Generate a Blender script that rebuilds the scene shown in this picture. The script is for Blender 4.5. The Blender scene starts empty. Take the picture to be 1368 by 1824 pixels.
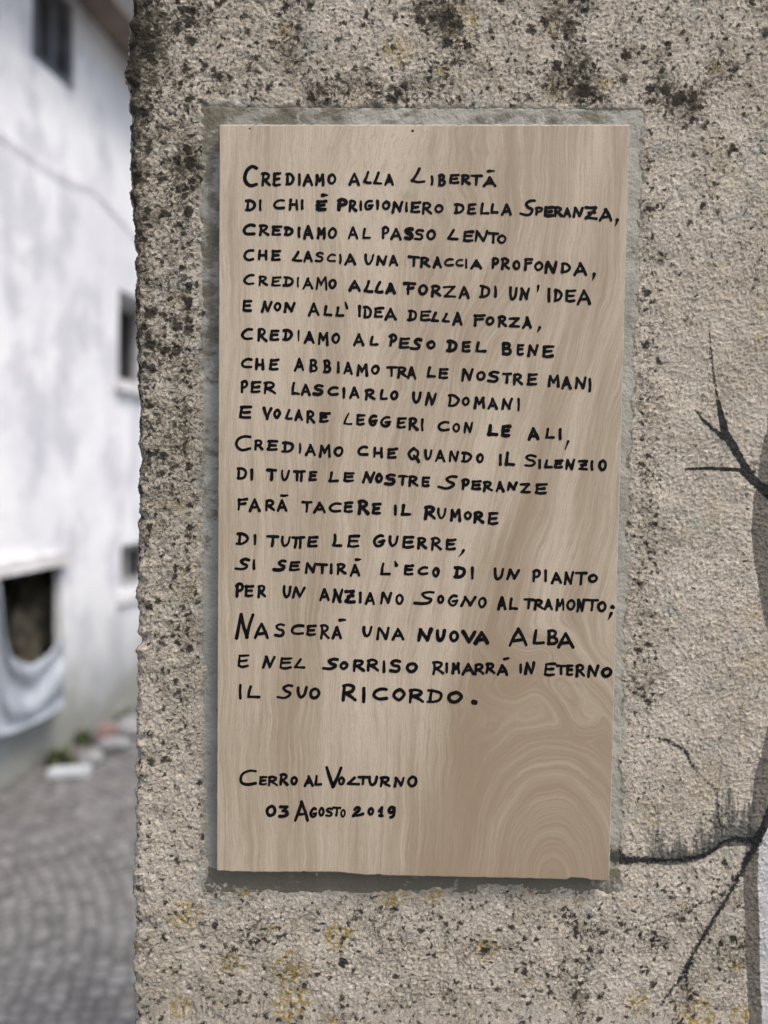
import bpy, bmesh, math, random
import numpy as np
from mathutils import Matrix, Vector
sc = bpy.context.scene
C = sc.collection
rad = math.radians
rng = np.random.default_rng(7)
random.seed(7)

# ------------------------------------------------------------------ camera
FPX, CX, CY = 1368.0, 684.0, 912.0          # lens measured on the 1368 x 1824 photograph
CAM = np.array([0.0, -0.61, 1.5])
YAW, PITCH, ROLL = 0.0234263, -0.04427872, 0.01271931
def _axes():
    cy, sy, cp, sp = math.cos(YAW), math.sin(YAW), math.cos(PITCH), math.sin(PITCH)
    fw = np.array([-sy*cp, cy*cp, sp]); r = np.array([cy, sy, 0.0]); u = np.cross(r, fw)
    r2 = math.cos(ROLL)*r + math.sin(ROLL)*u
    u2 = -math.sin(ROLL)*r + math.cos(ROLL)*u
    return r2, u2, fw
RT, UP, FW = _axes()
cam = bpy.data.cameras.new('camera')
co = bpy.data.objects.new('camera', cam); C.objects.link(co); sc.camera = co
M4 = Matrix.Identity(4)
for i in range(3):
    M4[i][0] = RT[i]; M4[i][1] = UP[i]; M4[i][2] = -FW[i]; M4[i][3] = CAM[i]
co.matrix_world = M4
cam.sensor_fit = 'VERTICAL'; cam.sensor_height = 36; cam.sensor_width = 27; cam.lens = 27
cam.clip_start = 0.01; cam.clip_end = 500
cam.dof.use_dof = True; cam.dof.focus_distance = 0.606; cam.dof.aperture_fstop = 2.7

# ------------------------------------------------------------------ sky, sun, exposure
SUN_EL, SUN_AZ = rad(57), rad(132)           # azimuth clockwise from +Y: behind the camera, to its right
w = bpy.data.worlds.new('World'); sc.world = w; w.use_nodes = True
wn = w.node_tree
bg = wn.nodes['Background']
sky = wn.nodes.new('ShaderNodeTexSky'); sky.sky_type = 'NISHITA'; sky.sun_disc = False
sky.sun_elevation = SUN_EL; sky.sun_rotation = SUN_AZ
sky.air_density = 1.0; sky.dust_density = 4.0; sky.ozone_density = 1.0
wn.links.new(sky.outputs[0], bg.inputs[0]); bg.inputs[1].default_value = 0.12
sl = bpy.data.lights.new('sun', 'SUN'); sl.energy = 1.5; sl.angle = rad(18); sl.color = (1.0, 0.95, 0.88)
so = bpy.data.objects.new('sun', sl); C.objects.link(so)
sd = Vector((math.sin(SUN_AZ)*math.cos(SUN_EL), math.cos(SUN_AZ)*math.cos(SUN_EL), math.sin(SUN_EL)))
so.rotation_euler = (-sd).to_track_quat('-Z', 'Y').to_euler(); so.location = (2, -3, 6)
vs = sc.view_settings
vs.view_transform = 'Standard'; vs.look = 'None'; vs.gamma = 1.0; vs.exposure = 0.75

# ------------------------------------------------------------------ measuring helpers
def ray(px, py):
    return FW + RT*((px-CX)/FPX) - UP*((py-CY)/FPX)
def on_y(px, py, y=0.0):                      # point of the stone wall's plane under a measured spot
    v = ray(px, py); return CAM + v*((y-CAM[1])/v[1])
def on_ground(px, py, z=0.0):
    v = ray(px, py); return CAM + v*((z-CAM[2])/v[2])
FD = np.array([0.12, 0.9928, 0.0])            # the white house's facade runs this way
FN = np.array([0.9928, -0.12, 0.0])           # and faces this way
F0 = np.array([-1.795, 4.345-0.61+0.07, 0.0])
def on_facade(px, py, off=0.0):
    v = ray(px, py); p0 = F0 + FN*off
    return CAM + v*(((p0-CAM)@FN)/(v@FN))
def ftz(px, py):
    p = on_facade(px, py); return float((p-F0)@FD), float(p[2])
def fpt(t, z, off=0.0):
    p = F0 + FD*t + FN*off; return Vector((p[0], p[1], z))

# ------------------------------------------------------------------ object helpers
def tag(o, label=None, cat=None, group=None, kind=None):
    if label: o['label'] = label
    if cat: o['category'] = cat
    if group: o['group'] = group
    if kind: o['kind'] = kind
    return o
def empty(name, loc=(0, 0, 0)):
    o = bpy.data.objects.new(name, None); C.objects.link(o); o.location = loc; o.empty_display_size = .1; return o
def link(name, me, mat=None, parent=None, smooth=False):
    o = bpy.data.objects.new(name, me); C.objects.link(o)
    if mat is not None:
        for m in (mat if isinstance(mat, (list, tuple)) else [mat]): me.materials.append(m)
    if parent is not None:
        o.parent = parent; o.matrix_parent_inverse = Matrix.Translation(-Vector(parent.location))
    if smooth: me.polygons.foreach_set('use_smooth', np.ones(len(me.polygons), bool))
    return o
def mesh_np(name, verts, quads, tris=None):
    me = bpy.data.meshes.new(name)
    verts = np.asarray(verts, np.float32)
    quads = np.asarray(quads, np.int32).reshape(-1, 4)
    tris = np.zeros((0, 3), np.int32) if tris is None else np.asarray(tris, np.int32).reshape(-1, 3)
    me.vertices.add(len(verts)); me.vertices.foreach_set('co', verts.ravel())
    nl = quads.size + tris.size
    me.loops.add(nl); me.loops.foreach_set('vertex_index', np.concatenate([quads.ravel(), tris.ravel()]))
    nq, ntr = len(quads), len(tris)
    me.polygons.add(nq+ntr)
    me.polygons.foreach_set('loop_start', np.concatenate([np.arange(nq)*4, nq*4+np.arange(ntr)*3]).astype(np.int32))
    me.update(calc_edges=True); me.validate()
    return me
def grid_quads(nr, nc, wrap=False):
    i = np.arange(nr-1)[:, None]; j = np.arange(nc if wrap else nc-1)[None, :]
    j2 = (j+1) % nc
    a = i*nc+j; b = i*nc+j2; c = (i+1)*nc+j2; d = (i+1)*nc+j
    return np.stack([a, b, c, d], -1).reshape(-1, 4)
def attr(me, name, val):
    a = me.attributes.new(name, 'FLOAT', 'POINT'); a.data.foreach_set('value', np.asarray(val, np.float32).ravel())
def bm_obj(name, bm, mat, parent=None, smooth=False):
    me = bpy.data.meshes.new(name); bmesh.ops.recalc_face_normals(bm, faces=bm.faces); bm.to_mesh(me); bm.free()
    return link(name, me, mat, parent, smooth)
def hexa(bm, P):                              # box from 8 corners: 4 of one face, 4 of the opposite one
    v = [bm.verts.new(p) for p in P]
    for f in ((0, 1, 2, 3), (7, 6, 5, 4), (0, 4, 5, 1), (1, 5, 6, 2), (2, 6, 7, 3), (3, 7, 4, 0)):
        bm.faces.new([v[i] for i in f])
def fbox(bm, t0, t1, z0, z1, o0, o1):         # box in facade coordinates
    hexa(bm, [fpt(t0, z0, o0), fpt(t1, z0, o0), fpt(t1, z1, o0), fpt(t0, z1, o0),
              fpt(t0, z0, o1), fpt(t1, z0, o1), fpt(t1, z1, o1), fpt(t0, z1, o1)])

# numpy gradient noise
_perm = np.random.default_rng(3).permutation(4096)
_ang = np.random.default_rng(4).uniform(0, 2*np.pi, 4096)
def perlin(x, y, seed=0):
    xi = np.floor(x).astype(np.int64); yi = np.floor(y).astype(np.int64)
    xf = x-xi; yf = y-yi
    def g(ix, iy, dx, dy):
        h = _ang[_perm[(_perm[(ix+seed*131) & 4095]+iy) & 4095]]
        return np.cos(h)*dx+np.sin(h)*dy
    u = xf*xf*xf*(xf*(xf*6-15)+10); v = yf*yf*yf*(yf*(yf*6-15)+10)
    a = g(xi, yi, xf, yf); b = g(xi+1, yi, xf-1, yf)
    c = g(xi, yi+1, xf, yf-1); d = g(xi+1, yi+1, xf-1, yf-1)
    return ((a*(1-u)+b*u)*(1-v)+(c*(1-u)+d*u)*v)*1.5
def sstep(a, b, x):
    t = np.clip((x-a)/(b-a), 0, 1); return t*t*(3-2*t)

# ------------------------------------------------------------------ node helpers
class NT:
    def __init__(s, name):
        s.m = bpy.data.materials.new(name); s.m.use_nodes = True
        s.t = s.m.node_tree; s.b = s.t.nodes['Principled BSDF']; s.out = s.t.nodes['Material Output']
        s._co = None
    def n(s, typ, **props):
        nd = s.t.nodes.new(typ)
        for k, v in props.items(): setattr(nd, k, v)
        return nd
    def put(s, sock, v):
        if isinstance(v, bpy.types.NodeSocket): s.t.links.new(v, sock)
        elif isinstance(v, (tuple, list)) and len(v) == 3 and sock.type == 'RGBA': sock.default_value = (*v, 1)
        else: sock.default_value = v
    @property
    def co(s):
        if s._co is None: s._co = s.n('ShaderNodeTexCoord').outputs['Object']
        return s._co
    def math(s, op, a, b=0.0, c=None, clamp=False):
        nd = s.n('ShaderNodeMath', operation=op, use_clamp=clamp)
        s.put(nd.inputs[0], a); s.put(nd.inputs[1], b)
        if c is not None: s.put(nd.inputs[2], c)
        return nd.outputs[0]
    def vmath(s, op, a, b):
        nd = s.n('ShaderNodeVectorMath', operation=op); s.put(nd.inputs[0], a)
        s.put(nd.inputs['Scale'] if op == 'SCALE' else nd.inputs[1], b); return nd.outputs[0]
    def noise(s, scale, detail=2.0, rough=.5, vec=None, dist=0.0, color=False):
        nd = s.n('ShaderNodeTexNoise'); s.put(nd.inputs['Vector'], vec if vec is not None else s.co)
        nd.inputs['Scale'].default_value = scale; nd.inputs['Detail'].default_value = detail
        nd.inputs['Roughness'].default_value = rough; nd.inputs['Distortion'].default_value = dist
        return nd.outputs['Color' if color else 'Fac']
    def voro(s, scale, vec=None, feature='F1', rnd=1.0):
        nd = s.n('ShaderNodeTexVoronoi', feature=feature); s.put(nd.inputs['Vector'], vec if vec is not None else s.co)
        nd.inputs['Scale'].default_value = scale; nd.inputs['Randomness'].default_value = rnd
        return nd
    def step(s, v, a, b):                     # smooth ramp of v from a to b
        nd = s.n('ShaderNodeMapRange', interpolation_type='SMOOTHSTEP'); s.put(nd.inputs[0], v)
        s.put(nd.inputs[1], a); s.put(nd.inputs[2], b); return nd.outputs[0]
    def mix(s, f, a, b, mode='MIX'):
        nd = s.n('ShaderNodeMix', data_type='RGBA', blend_type=mode)
        s.put(nd.inputs[0], f); s.put(nd.inputs[6], a); s.put(nd.inputs[7], b); return nd.outputs[2]
    def attr(s, name):
        return s.n('ShaderNodeAttribute', attribute_name=name).outputs['Fac']
    def sep(s, v, k):
        return s.n('ShaderNodeSeparateXYZ') if v is None else s._sep(v, k)
    def _sep(s, v, k):
        nd = s.n('ShaderNodeSeparateXYZ'); s.put(nd.inputs[0], v); return nd.outputs[k]
    def bump(s, h, dist, strength=1.0, nrm=None):
        nd = s.n('ShaderNodeBump'); nd.inputs['Strength'].default_value = strength; nd.inputs['Distance'].default_value = dist
        s.put(nd.inputs['Height'], h)
        if nrm is not None: s.put(nd.inputs['Normal'], nrm)
        return nd.outputs[0]
    def done(s, col, rough=.9, nrm=None, spec=.3):
        s.put(s.b.inputs['Base Color'], col); s.put(s.b.inputs['Roughness'], rough)
        s.b.inputs['Specular IOR Level'].default_value = spec
        if nrm is not None: s.put(s.b.inputs['Normal'], nrm)
        return s.m

# ------------------------------------------------------------------ materials
def mat_wall():
    s = NT('roughcast_stone')
    nd = s.n('ShaderNodeCombineXYZ')          # unrolled round the corner: (x - y, z)
    s.put(nd.inputs[0], s.math('SUBTRACT', s._sep(s.co, 0), s._sep(s.co, 1))); s.put(nd.inputs[1], s._sep(s.co, 2))
    P = nd.outputs[0]
    def V(scale, vec, rnd=1.0):
        v = s.voro(scale, vec, 'F1', rnd); v.voronoi_dimensions = '2D'; return v
    warp = s.vmath('SCALE', s.vmath('SUBTRACT', s.noise(130, 4, .65, vec=P, color=True), (.5, .5, .5)), .012)
    cw = s.vmath('ADD', P, warp)
    g = V(600, cw)                            # grains of sand and grit
    gv = s._sep(g.outputs['Color'], 0)
    col = s.mix(gv, (.365, .32, .256), (.555, .496, .41))
    tone = s.noise(9, 4, .6, vec=P)
    col = s.mix(s.step(tone, .40, .66), col, s.mix(gv, (.315, .275, .212), (.42, .372, .295)))
    pink = s.noise(30, 3, .5, vec=s.vmath('ADD', P, (3.1, 1.7, 0)))
    col = s.mix(s.math('MULTIPLY', s.step(pink, .48, .68), .6), col, (.475, .422, .355))
    blue = s.noise(38, 3, .6, vec=s.vmath('ADD', P, (7.3, 4.2, 0)))
    col = s.mix(s.math('MULTIPLY', s.step(blue, .57, .68), .6), col, (.29, .30, .265))
    g2 = s._sep(g.outputs['Color'], 1)
    col = s.mix(s.math('MULTIPLY', s.step(g2, .90, .94), .6), col, (.62, .58, .51))
    col = s.mix(s.math('MULTIPLY', s.step(g2, .09, .05), .6), col, (.10, .088, .066))
    patch = s.math('MULTIPLY', s.step(s.noise(15, 4, .55, vec=s.vmath('ADD', P, (1.2, 8.8, 0))), .50, .66), .55)
    col = s.mix(patch, col, s.mix(gv, (.45, .398, .325), (.53, .473, .392)))
    # ochre lichen
    oc = V(24, cw); ocv = s._sep(oc.outputs['Color'], 0)
    och = s.math('MULTIPLY', s.step(s.math('SUBTRACT', s.math('MULTIPLY', s.math('SUBTRACT', ocv, .40), .75), oc.outputs['Distance']), -.06, .12),
                 s.step(s.noise(210, 3, .65, vec=P), .46, .58))
    col = s.mix(s.math('MULTIPLY', och, s.attr('ochre')), col, (.30, .215, .055))
    # dark lichen: fine flecks and round blots, denser where the attribute says so
    dens = s.attr('dens')
    smear = s.math('MULTIPLY', s.step(s.math('ADD', s.noise(45, 5, .7, vec=cw), s.math('MULTIPLY', dens, .42)), .54, .80), .6)
    col = s.mix(smear, col, s.mix(gv, (.12, .10, .066), (.20, .172, .118)))
    fl = s.noise(310, 4, .7, vec=cw)
    fleck = s.step(s.math('ADD', fl, s.math('MULTIPLY', dens, .34)), .60, .68)
    col = s.mix(s.math('MULTIPLY', fleck, .86), col, (.045, .038, .028))
    rag = s.math('MULTIPLY', s.math('SUBTRACT', s.noise(330, 3, .65, vec=P), .5), .55)
    def blots(scale, thr, k, gain, soft, c, chan):
        nonlocal col
        b = V(scale, cw, .95); bv = s._sep(b.outputs['Color'], chan)
        r = s.math('MULTIPLY', s.math('SUBTRACT', s.math('ADD', bv, s.math('MULTIPLY', dens, k)), thr), gain)
        m = s.step(s.math('ADD', s.math('SUBTRACT', s.math('MINIMUM', r, .55), b.outputs['Distance']), rag), -soft, soft)
        m = s.math('MULTIPLY', m, s.step(r, -.02, .05))
        col = s.mix(s.math('MULTIPLY', m, .93), col, c)
    blots(95, .80, .85, .95, .12, (.020, .017, .012), 0)
    blots(175, .74, .75, .9, .12, (.026, .021, .015), 1)
    blots(52, 1.06, .70, .8, .22, (.040, .033, .022), 1)
    mo = s.step(s.math('ADD', s.attr('mort'), s.math('MULTIPLY', s.math('SUBTRACT', s.noise(150, 5, .7, vec=P), .5), 1.5)), .3, .75)
    col = s.mix(s.math('MULTIPLY', mo, .6), col, s.mix(s.noise(60, 4, .6, vec=P), (.20, .195, .15), (.33, .325, .275)))
    # mural paint, dry on the rough grains
    br = s.math('ADD', s.math('MULTIPLY', s.math('SUBTRACT', s.noise(430, 4, .65, vec=P), .5), 1.7), s.math('MULTIPLY', s.math('SUBTRACT', s.noise(90, 3, .6, vec=P), .5), .6))
    def paint(name, c, col, k=.92, soft=.22):
        m = s.step(s.math('ADD', s.attr(name), br), .5-soft, .5+soft)
        return s.mix(s.math('MULTIPLY', m, k), col, c)
    col = paint('pwhite', s.mix(gv, (.44, .435, .425), (.55, .545, .53)), col)
    col = paint('pgrey', s.mix(gv, (.10, .088, .074), (.155, .138, .118)), col)
    col = paint('pgreen', (.042, .05, .046), col, .85, .5)
    col = paint('pblack', (.012, .0125, .015), col, .95)
    h = s.math('ADD', s.math('MULTIPLY', s.noise(520, 4, .65, vec=P), .9), s.math('MULTIPLY', g.outputs['Distance'], -.25))
    return s.done(col, .92, s.bump(h, .0012, .75), .2)

def mat_mortar():
    s = NT('smooth_mortar')
    col = s.mix(s.step(s.noise(22, 4, .6), .35, .65), (.262, .256, .218), (.355, .345, .30))
    streak = s.noise(30, 5, .65, vec=s.vmath('MULTIPLY', s.co, (1, 1, 2.2)))
    col = s.mix(s.math('MULTIPLY', s.step(s.math('ADD', streak, s.math('MULTIPLY', s.attr('dirt_shadow'), .22)), .55, .70), .85), col, (.12, .105, .073))  # dirt, plus the tile's shadow put into the colour along the bottom
    col = s.mix(s.math('MULTIPLY', s.step(s.noise(55, 4, .7, vec=s.vmath('ADD', s.co, (2, 1, 5))), .58, .68), .6), col, (.43, .425, .38))
    col = s.mix(s.step(s.noise(330, 3, .6), .66, .72), col, (.12, .11, .085))
    col = s.mix(s.math('MULTIPLY', s.step(s.math('ADD', s.attr('soot'), s.math('MULTIPLY', s.math('SUBTRACT', s.noise(300, 3, .6), .5), .9)), .35, .65), .9), col, (.03, .03, .025))
    h = s.math('ADD', s.noise(60, 4, .6), s.math('MULTIPLY', s.noise(420, 2, .6), .25))
    return s.done(col, .9, s.bump(h, .004, .6), .25)

def mat_tile():
    s = NT('wood_grain_tile')
    psi = s.attr('grain_b')
    phi = s.math('ADD', s.attr('grain_a'), s.math('MULTIPLY', s.math('SUBTRACT', s.noise(70, 4, .65), .5), .011))
    def vec(a, b):
        nd = s.n('ShaderNodeCombineXYZ'); s.put(nd.inputs[0], s.math('MULTIPLY', phi, a)); s.put(nd.inputs[1], s.math('MULTIPLY', psi, b)); return nd.outputs[0]
    broad = s.noise(1.0, 2, .5, vec=vec(10, .9))
    mid = s.noise(1.0, 3, .6, vec=vec(48, 2.2))
    fine = s.noise(1.0, 3, .65, vec=vec(210, 5.0))
    pores = s.noise(1.0, 2, .6, vec=vec(520, 26))
    t = s.math('ADD', s.math('MULTIPLY', broad, .65), s.math('ADD', s.math('MULTIPLY', mid, .42), s.math('MULTIPLY', fine, .46)))
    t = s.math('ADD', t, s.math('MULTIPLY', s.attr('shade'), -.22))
    t = s.step(t, .50, 1.03)
    col = s.mix(t, (.295, .224, .148), (.545, .462, .357))
    bright = s.step(s.noise(1.0, 3, .6, vec=s.vmath('ADD', vec(85, 1.6), (9, 4, 0))), .60, .74)
    col = s.mix(s.math('MULTIPLY', bright, s.math('ADD', .12, s.math('MULTIPLY', s.attr('arch'), .18))), col, (.52, .46, .375))
    col = s.mix(s.math('MULTIPLY', s.step(pores, .52, .68), .38), col, (.235, .185, .13))
    sp = s.noise(900, 2, .6)
    col = s.mix(s.math('MULTIPLY', s.step(sp, .4, .75), .30), col, (.26, .205, .155))
    h = s.math('ADD', pores, s.math('MULTIPLY', sp, .6))
    return s.done(col, .62, s.bump(h, .00012, .5), .35)

def simple(name, c1, c2, scale, rough=.85, bump=0.0, bscale=None, detail=4, spec=.3):
    s = NT(name)
    col = s.mix(s.step(s.noise(scale, detail, .6), .32, .68), c1, c2)
    return s.done(col, rough, s.bump(s.noise(bscale or scale*3, 4, .6), bump) if bump else None, spec)

def mat_plaster():
    s = NT('white_plaster')
    col = s.mix(s.step(s.noise(1.6, 5, .6), .35, .7), (.82, .83, .84), (.66, .665, .70))
    st = s.noise(1.5, 5, .65, vec=s.vmath('MULTIPLY', s.co, (2.2, 2.2, 1.3)))
    col = s.mix(s.math('MULTIPLY', s.step(st, .47, .60), .6), col, (.46, .46, .51))
    z = s._sep(s.co, 2)
    zz = s.math('ADD', z, s.math('MULTIPLY', s.math('SUBTRACT', s.noise(2.2, 4, .6), .5), .9))
    col = s.mix(s.math('MULTIPLY', s.step(zz, 1.15, .3), .72), col, (.36, .38, .39))  # lower wall greyed: dirt together with shading put into the colour
    col = s.mix(s.math('MULTIPLY', s.step(zz, .52, .05), .85), col, (.22, .225, .195))
    col = s.mix(s.math('MULTIPLY', s.step(s.noise(4.5, 6, .7), .60, .68), .35), col, (.44, .43, .42))
    return s.done(col, .9, s.bump(s.noise(14, 5, .65), .012, .5), .2)

def mat_cobbles():
    s = NT('cobblestones')
    c = s.vmath('SUBTRACT', s.co, (-2.6, 1.2, 0))
    x, y = s._sep(c, 0), s._sep(c, 1)
    r = s.math('SQRT', s.math('ADD', s.math('MULTIPLY', x, x), s.math('MULTIPLY', y, y)))
    a = s.math('MULTIPLY', s.math('ARCTAN2', y, x), 1.9)
    nd = s.n('ShaderNodeCombineXYZ'); s.put(nd.inputs[0], r); s.put(nd.inputs[1], a)
    v = s.voro(20, nd.outputs[0], 'F1', .45); e = s.voro(20, nd.outputs[0], 'DISTANCE_TO_EDGE', .45)
    cv = s._sep(v.outputs['Color'], 0)
    col = s.mix(cv, (.13, .126, .123), (.26, .253, .249))
    col = s.mix(s.math('MULTIPLY', s.step(s.noise(2.4, 4, .6), .5, .72), .5), col, (.19, .175, .145))
    col = s.mix(s.math('MULTIPLY', s.step(e.outputs['Distance'], .13, .04), .5), col, (.07, .066, .062))
    h = s.math('ADD', s.step(e.outputs['Distance'], 0, .22), s.math('MULTIPLY', s.noise(40, 3, .6), .2))
    return s.done(col, .8, s.bump(h, .014, .8), .3)

M = dict(
    wall=mat_wall(), mortar=mat_mortar(), tile=mat_tile(), plaster=mat_plaster(), cobble=mat_cobbles(),
    ink=simple('black_paint', (.0025, .0025, .0032), (.007, .007, .008), 120, .65, .0002, 900, spec=.07),
    bisque=simple('fired_clay_edge', (.27, .245, .21), (.44, .41, .36), 260, .85, .0006, 500),
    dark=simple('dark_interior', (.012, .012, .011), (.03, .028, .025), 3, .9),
    glass=simple('dusty_pane', (.05, .053, .058), (.17, .175, .185), 2.6, .35, spec=.5),
    frame=simple('grey_window_frame', (.30, .30, .30), (.42, .42, .42), 20, .6),
    sill=simple('pale_stone_sill', (.56, .55, .55), (.74, .73, .73), 9, .85, .004),
    eave=simple('brown_eave_boards', (.155, .125, .105), (.25, .205, .175), 5, .85, .006),
    gutter=simple('grey_gutter', (.38, .39, .40), (.50, .51, .52), 8, .5),
    rtile=simple('clay_roof_tiles', (.30, .17, .11), (.42, .27, .19), 6, .85, .02),
    sheet=simple('grey_blue_cloth', (.27, .30, .335), (.40, .435, .48), 3.5, .75, .01, 9),
    rubble=simple('old_rubble', (.10, .09, .065), (.62, .55, .42), 7, .9, .03, 14),
    cable=simple('grey_cable', (.56, .55, .60), (.62, .61, .65), 10, .7),
    leaf=simple('weed_leaves', (.045, .06, .025), (.10, .115, .05), 30, .7),
    marble=simple('pale_slab', (.40, .43, .45), (.52, .55, .57), 8, .7, .002),
    brick=simple('red_brick', (.20, .13, .12), (.28, .195, .18), 25, .9, .004),
    stone=simple('grey_stone', (.19, .192, .198), (.30, .302, .31), 18, .9, .005),
)

# ------------------------------------------------------------------ ground
bm = bmesh.new()
hexa(bm, [(-60, -60, -.5), (60, -60, -.5), (60, 60, -.5), (-60, 60, -.5), (-60, -60, 0), (60, -60, 0), (60, 60, 0), (-60, 60, 0)])
tag(bm_obj('ground', bm, M['cobble']), kind='structure')

# ------------------------------------------------------------------ stone wall (one closed skin, finely displaced where the camera reads it)
def build_wall():
    X1, DEP, R, ZT = 1.45, .42, .007, 2.4
    edge_px = [(233, -200), (233, 0), (227, 40), (223, 100), (217, 122), (226, 150), (228, 240), (229, 300), (232, 370), (237, 440), (239, 520), (239, 600),
               (243, 700), (246, 830), (242, 950), (243, 1100), (241, 1300), (238, 1500), (235, 1560), (239, 1640), (234, 1700), (236, 1830), (236, 2100)]
    ez = np.array([on_y(*p)[2] for p in edge_px])[::-1]; ex = np.array([on_y(*p)[0] for p in edge_px])[::-1]
    xm = float(np.mean(ex))
    def grow(a, b, s0, k):                    # spacing grows from a towards b
        out = [a]; st = s0; sg = 1 if b > a else -1
        while sg*(b-out[-1]) > st*1.5: out.append(out[-1]+sg*st); st *= k
        out.append(b); return out[1:]
    st = .0008
    z = sorted(grow(1.075, -.05, .001, 1.12)) + list(np.arange(1.075, 1.915, st)) + grow(1.915, ZT, .001, 1.12)
    z = np.array(z)
    fx = list(np.arange(R, .565, st)) + grow(.565, X1-xm, .001, 1.12)      # distance along the front from the corner
    sy = sorted(grow(R, DEP, st, 1.10), reverse=True)                       # depth along the left side
    cols = []                                  # (u: along x from corner, y, nx, ny, s)
    for y in sy: cols.append((0, y, -1, 0, -y))
    for a in np.linspace(0, math.pi/2, 13): cols.append((R-R*math.cos(a), R-R*math.sin(a), -math.cos(a), -math.sin(a), R*(a-math.pi/4)))
    for u in fx[1:]: cols.append((u, 0, 0, -1, u))
    nfront = len(cols)
    for y in (.1, .2, .3, DEP): cols.append((X1-xm, y, 1 if y < DEP else .7, 0 if y < DEP else .7, X1-xm+y))
    for u in (1.2, .9, .6, .3): cols.append((u, DEP, 0, 1, 3-u))
    cols = np.array(cols)
    U, Y, NX, NY, S = [np.broadcast_to(cols[:, k][None, :], (len(z), len(cols))) for k in range(5)]
    Z = np.broadcast_to(z[:, None], U.shape)
    XC = np.interp(Z, ez, ex)
    fade = np.clip(1-U/.06, 0, 1)              # the wavy corner dies out along the front
    X = xm + U + (XC-xm)*fade
    h = np.zeros(U.shape)
    for wl, am, sd in ((.05, .0010, 1), (.016, .0006, 2), (.0075, .00034, 3), (.0041, .00046, 4), (.0022, .00085, 5)):
        ca, sa = math.cos(.37+1.1*sd), math.sin(.37+1.1*sd)
        p = perlin((S*ca-Z*sa)/wl+17.3*sd, (S*sa+Z*ca)/wl+5.1*sd, sd)
        h += am*(p if sd < 3 else (.55*p + .75*(np.abs(p)*1.4-.35)))
    # pitted craters
    p = perlin((S*.8-Z*.6)/.009+90, (S*.6+Z*.8)/.009+40, 9); h -= .0012*sstep(.42, .8, p)*(.3+.7*sstep(300, 60, 0*Z+np.abs(S)*1000))
    # crumbling of the corner
    cr = np.exp(-((S/.012)**2)); h += cr*(.0022*perlin(S/.02+3, Z/.011+8, 11) + .0008*perlin(S/.008+3, Z/.0062, 12) - .004*sstep(.35, .8, perlin(S/.05+8, Z/.026, 13)))
    # measured pixel position of each vertex on the wall plane (for the mural and the recess)
    V = np.stack([X-CAM[0], 0*X-CAM[1], Z-CAM[2]], -1)
    D = V@FW; PX = CX+FPX*(V@RT)/D; PY = CY-FPX*(V@UP)/D
    front = (NY < -.5)
    # bed for the plaque
    lx = np.interp(PY, [193, 300, 900, 1500, 1585], [363, 362, 365, 369, 371]); rx = np.interp(PY, [193, 300, 700, 1000, 1300, 1590], [1139, 1140, 1125, 1112, 1102, 1100])
    ty = np.interp(PX, [358, 1145], [191, 197]); by = np.interp(PX, [365, 500, 700, 900, 1107], [1568, 1584, 1586, 1578, 1584])
    din = np.minimum(np.minimum(PX-lx, rx-PX), np.minimum(PY-ty, by-PY)) + 8*perlin(PX/38, PY/38, 21) + 4*perlin(PX/11, PY/11, 22)
    bed = sstep(-7, 9, din)*front
    mort = sstep(-17, 5, din+12*perlin(PX/22, PY/22, 23))*front
    h = h*(1-.5*mort)*(1-bed*.9) - .0036*bed
    X = X+NX*h; Yp = Y+NY*h
    verts = np.stack([X, Yp, Z], -1).reshape(-1, 3)
    nr, nc = U.shape
    quads = grid_quads(nr, nc, True)
    # ---- attributes
    dx = PX-237
    dens = .04 + .40*np.exp(-np.clip(dx, 0, None)/70.)*(.30+.70*sstep(1120, 760, PY)) + .18*np.exp(-((PX-1150)/24.)**2)*(PY > 230)*(PY < 1250)
    dens += .28*np.exp(-np.clip(dx, 0, None)/9.)*sstep(1100, 800, PY)
    dens += .34*sstep(-.05, .6, perlin(PX/120., PY/120., 31))*sstep(420, 180, PY) + .12*sstep(260, 120, PY)
    dens += .20*np.exp(-np.abs(PX-330)/35.)*sstep(1500, 1100, PY)*sstep(150, 260, PY)
    dens += (.06+.18*sstep(-.1, .6, perlin(PX/90., PY/90., 32)))*sstep(1540, 1640, PY)*sstep(300, 460, PX) + .07*sstep(1160, 1300, PX)*sstep(950, 1050, PY)*sstep(1300, 1200, PY)
    dens += .10*perlin(PX/60., PY/60., 33)
    dens -= .20*sstep(1165, 1235, PX)*sstep(450, 620, PY)*sstep(1500, 1350, PY)
    dens = np.where(front, dens, .25)
    och = np.clip(.3+.9*sstep(1480, 1650, PY)+.45*sstep(260, 120, PY)+.3*perlin(PX/80, PY/80, 41), 0, 1)
    def seg_field(pts, soft):                  # pts: (px, py, halfwidth); 1 inside, falling across `soft` pixels
        best = np.full(PX.shape, -9.0)
        xs = [p[0] for p in pts]; ys = [p[1] for p in pts]; mg = 40+max(p[2] for p in pts)
        m = (PX > min(xs)-mg) & (PX < max(xs)+mg) & (PY > min(ys)-mg) & (PY < max(ys)+mg) & front
        a, b = PX[m], PY[m]; f = np.full(a.shape, -9.0)
        for (x0, y0, w0), (x1, y1, w1) in zip(pts[:-1], pts[1:]):
            L = (x1-x0)**2+(y1-y0)**2+1e-9
            t = np.clip(((a-x0)*(x1-x0)+(b-y0)*(y1-y0))/L, 0, 1)
            d = np.hypot(a-x0-t*(x1-x0), b-y0-t*(y1-y0))
            f = np.maximum(f, (w0+(w1-w0)*t-d)/soft+.5)
        best[m] = f; return np.clip(best, -1, 1)
    black = np.full(PX.shape, -1.0)
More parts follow.
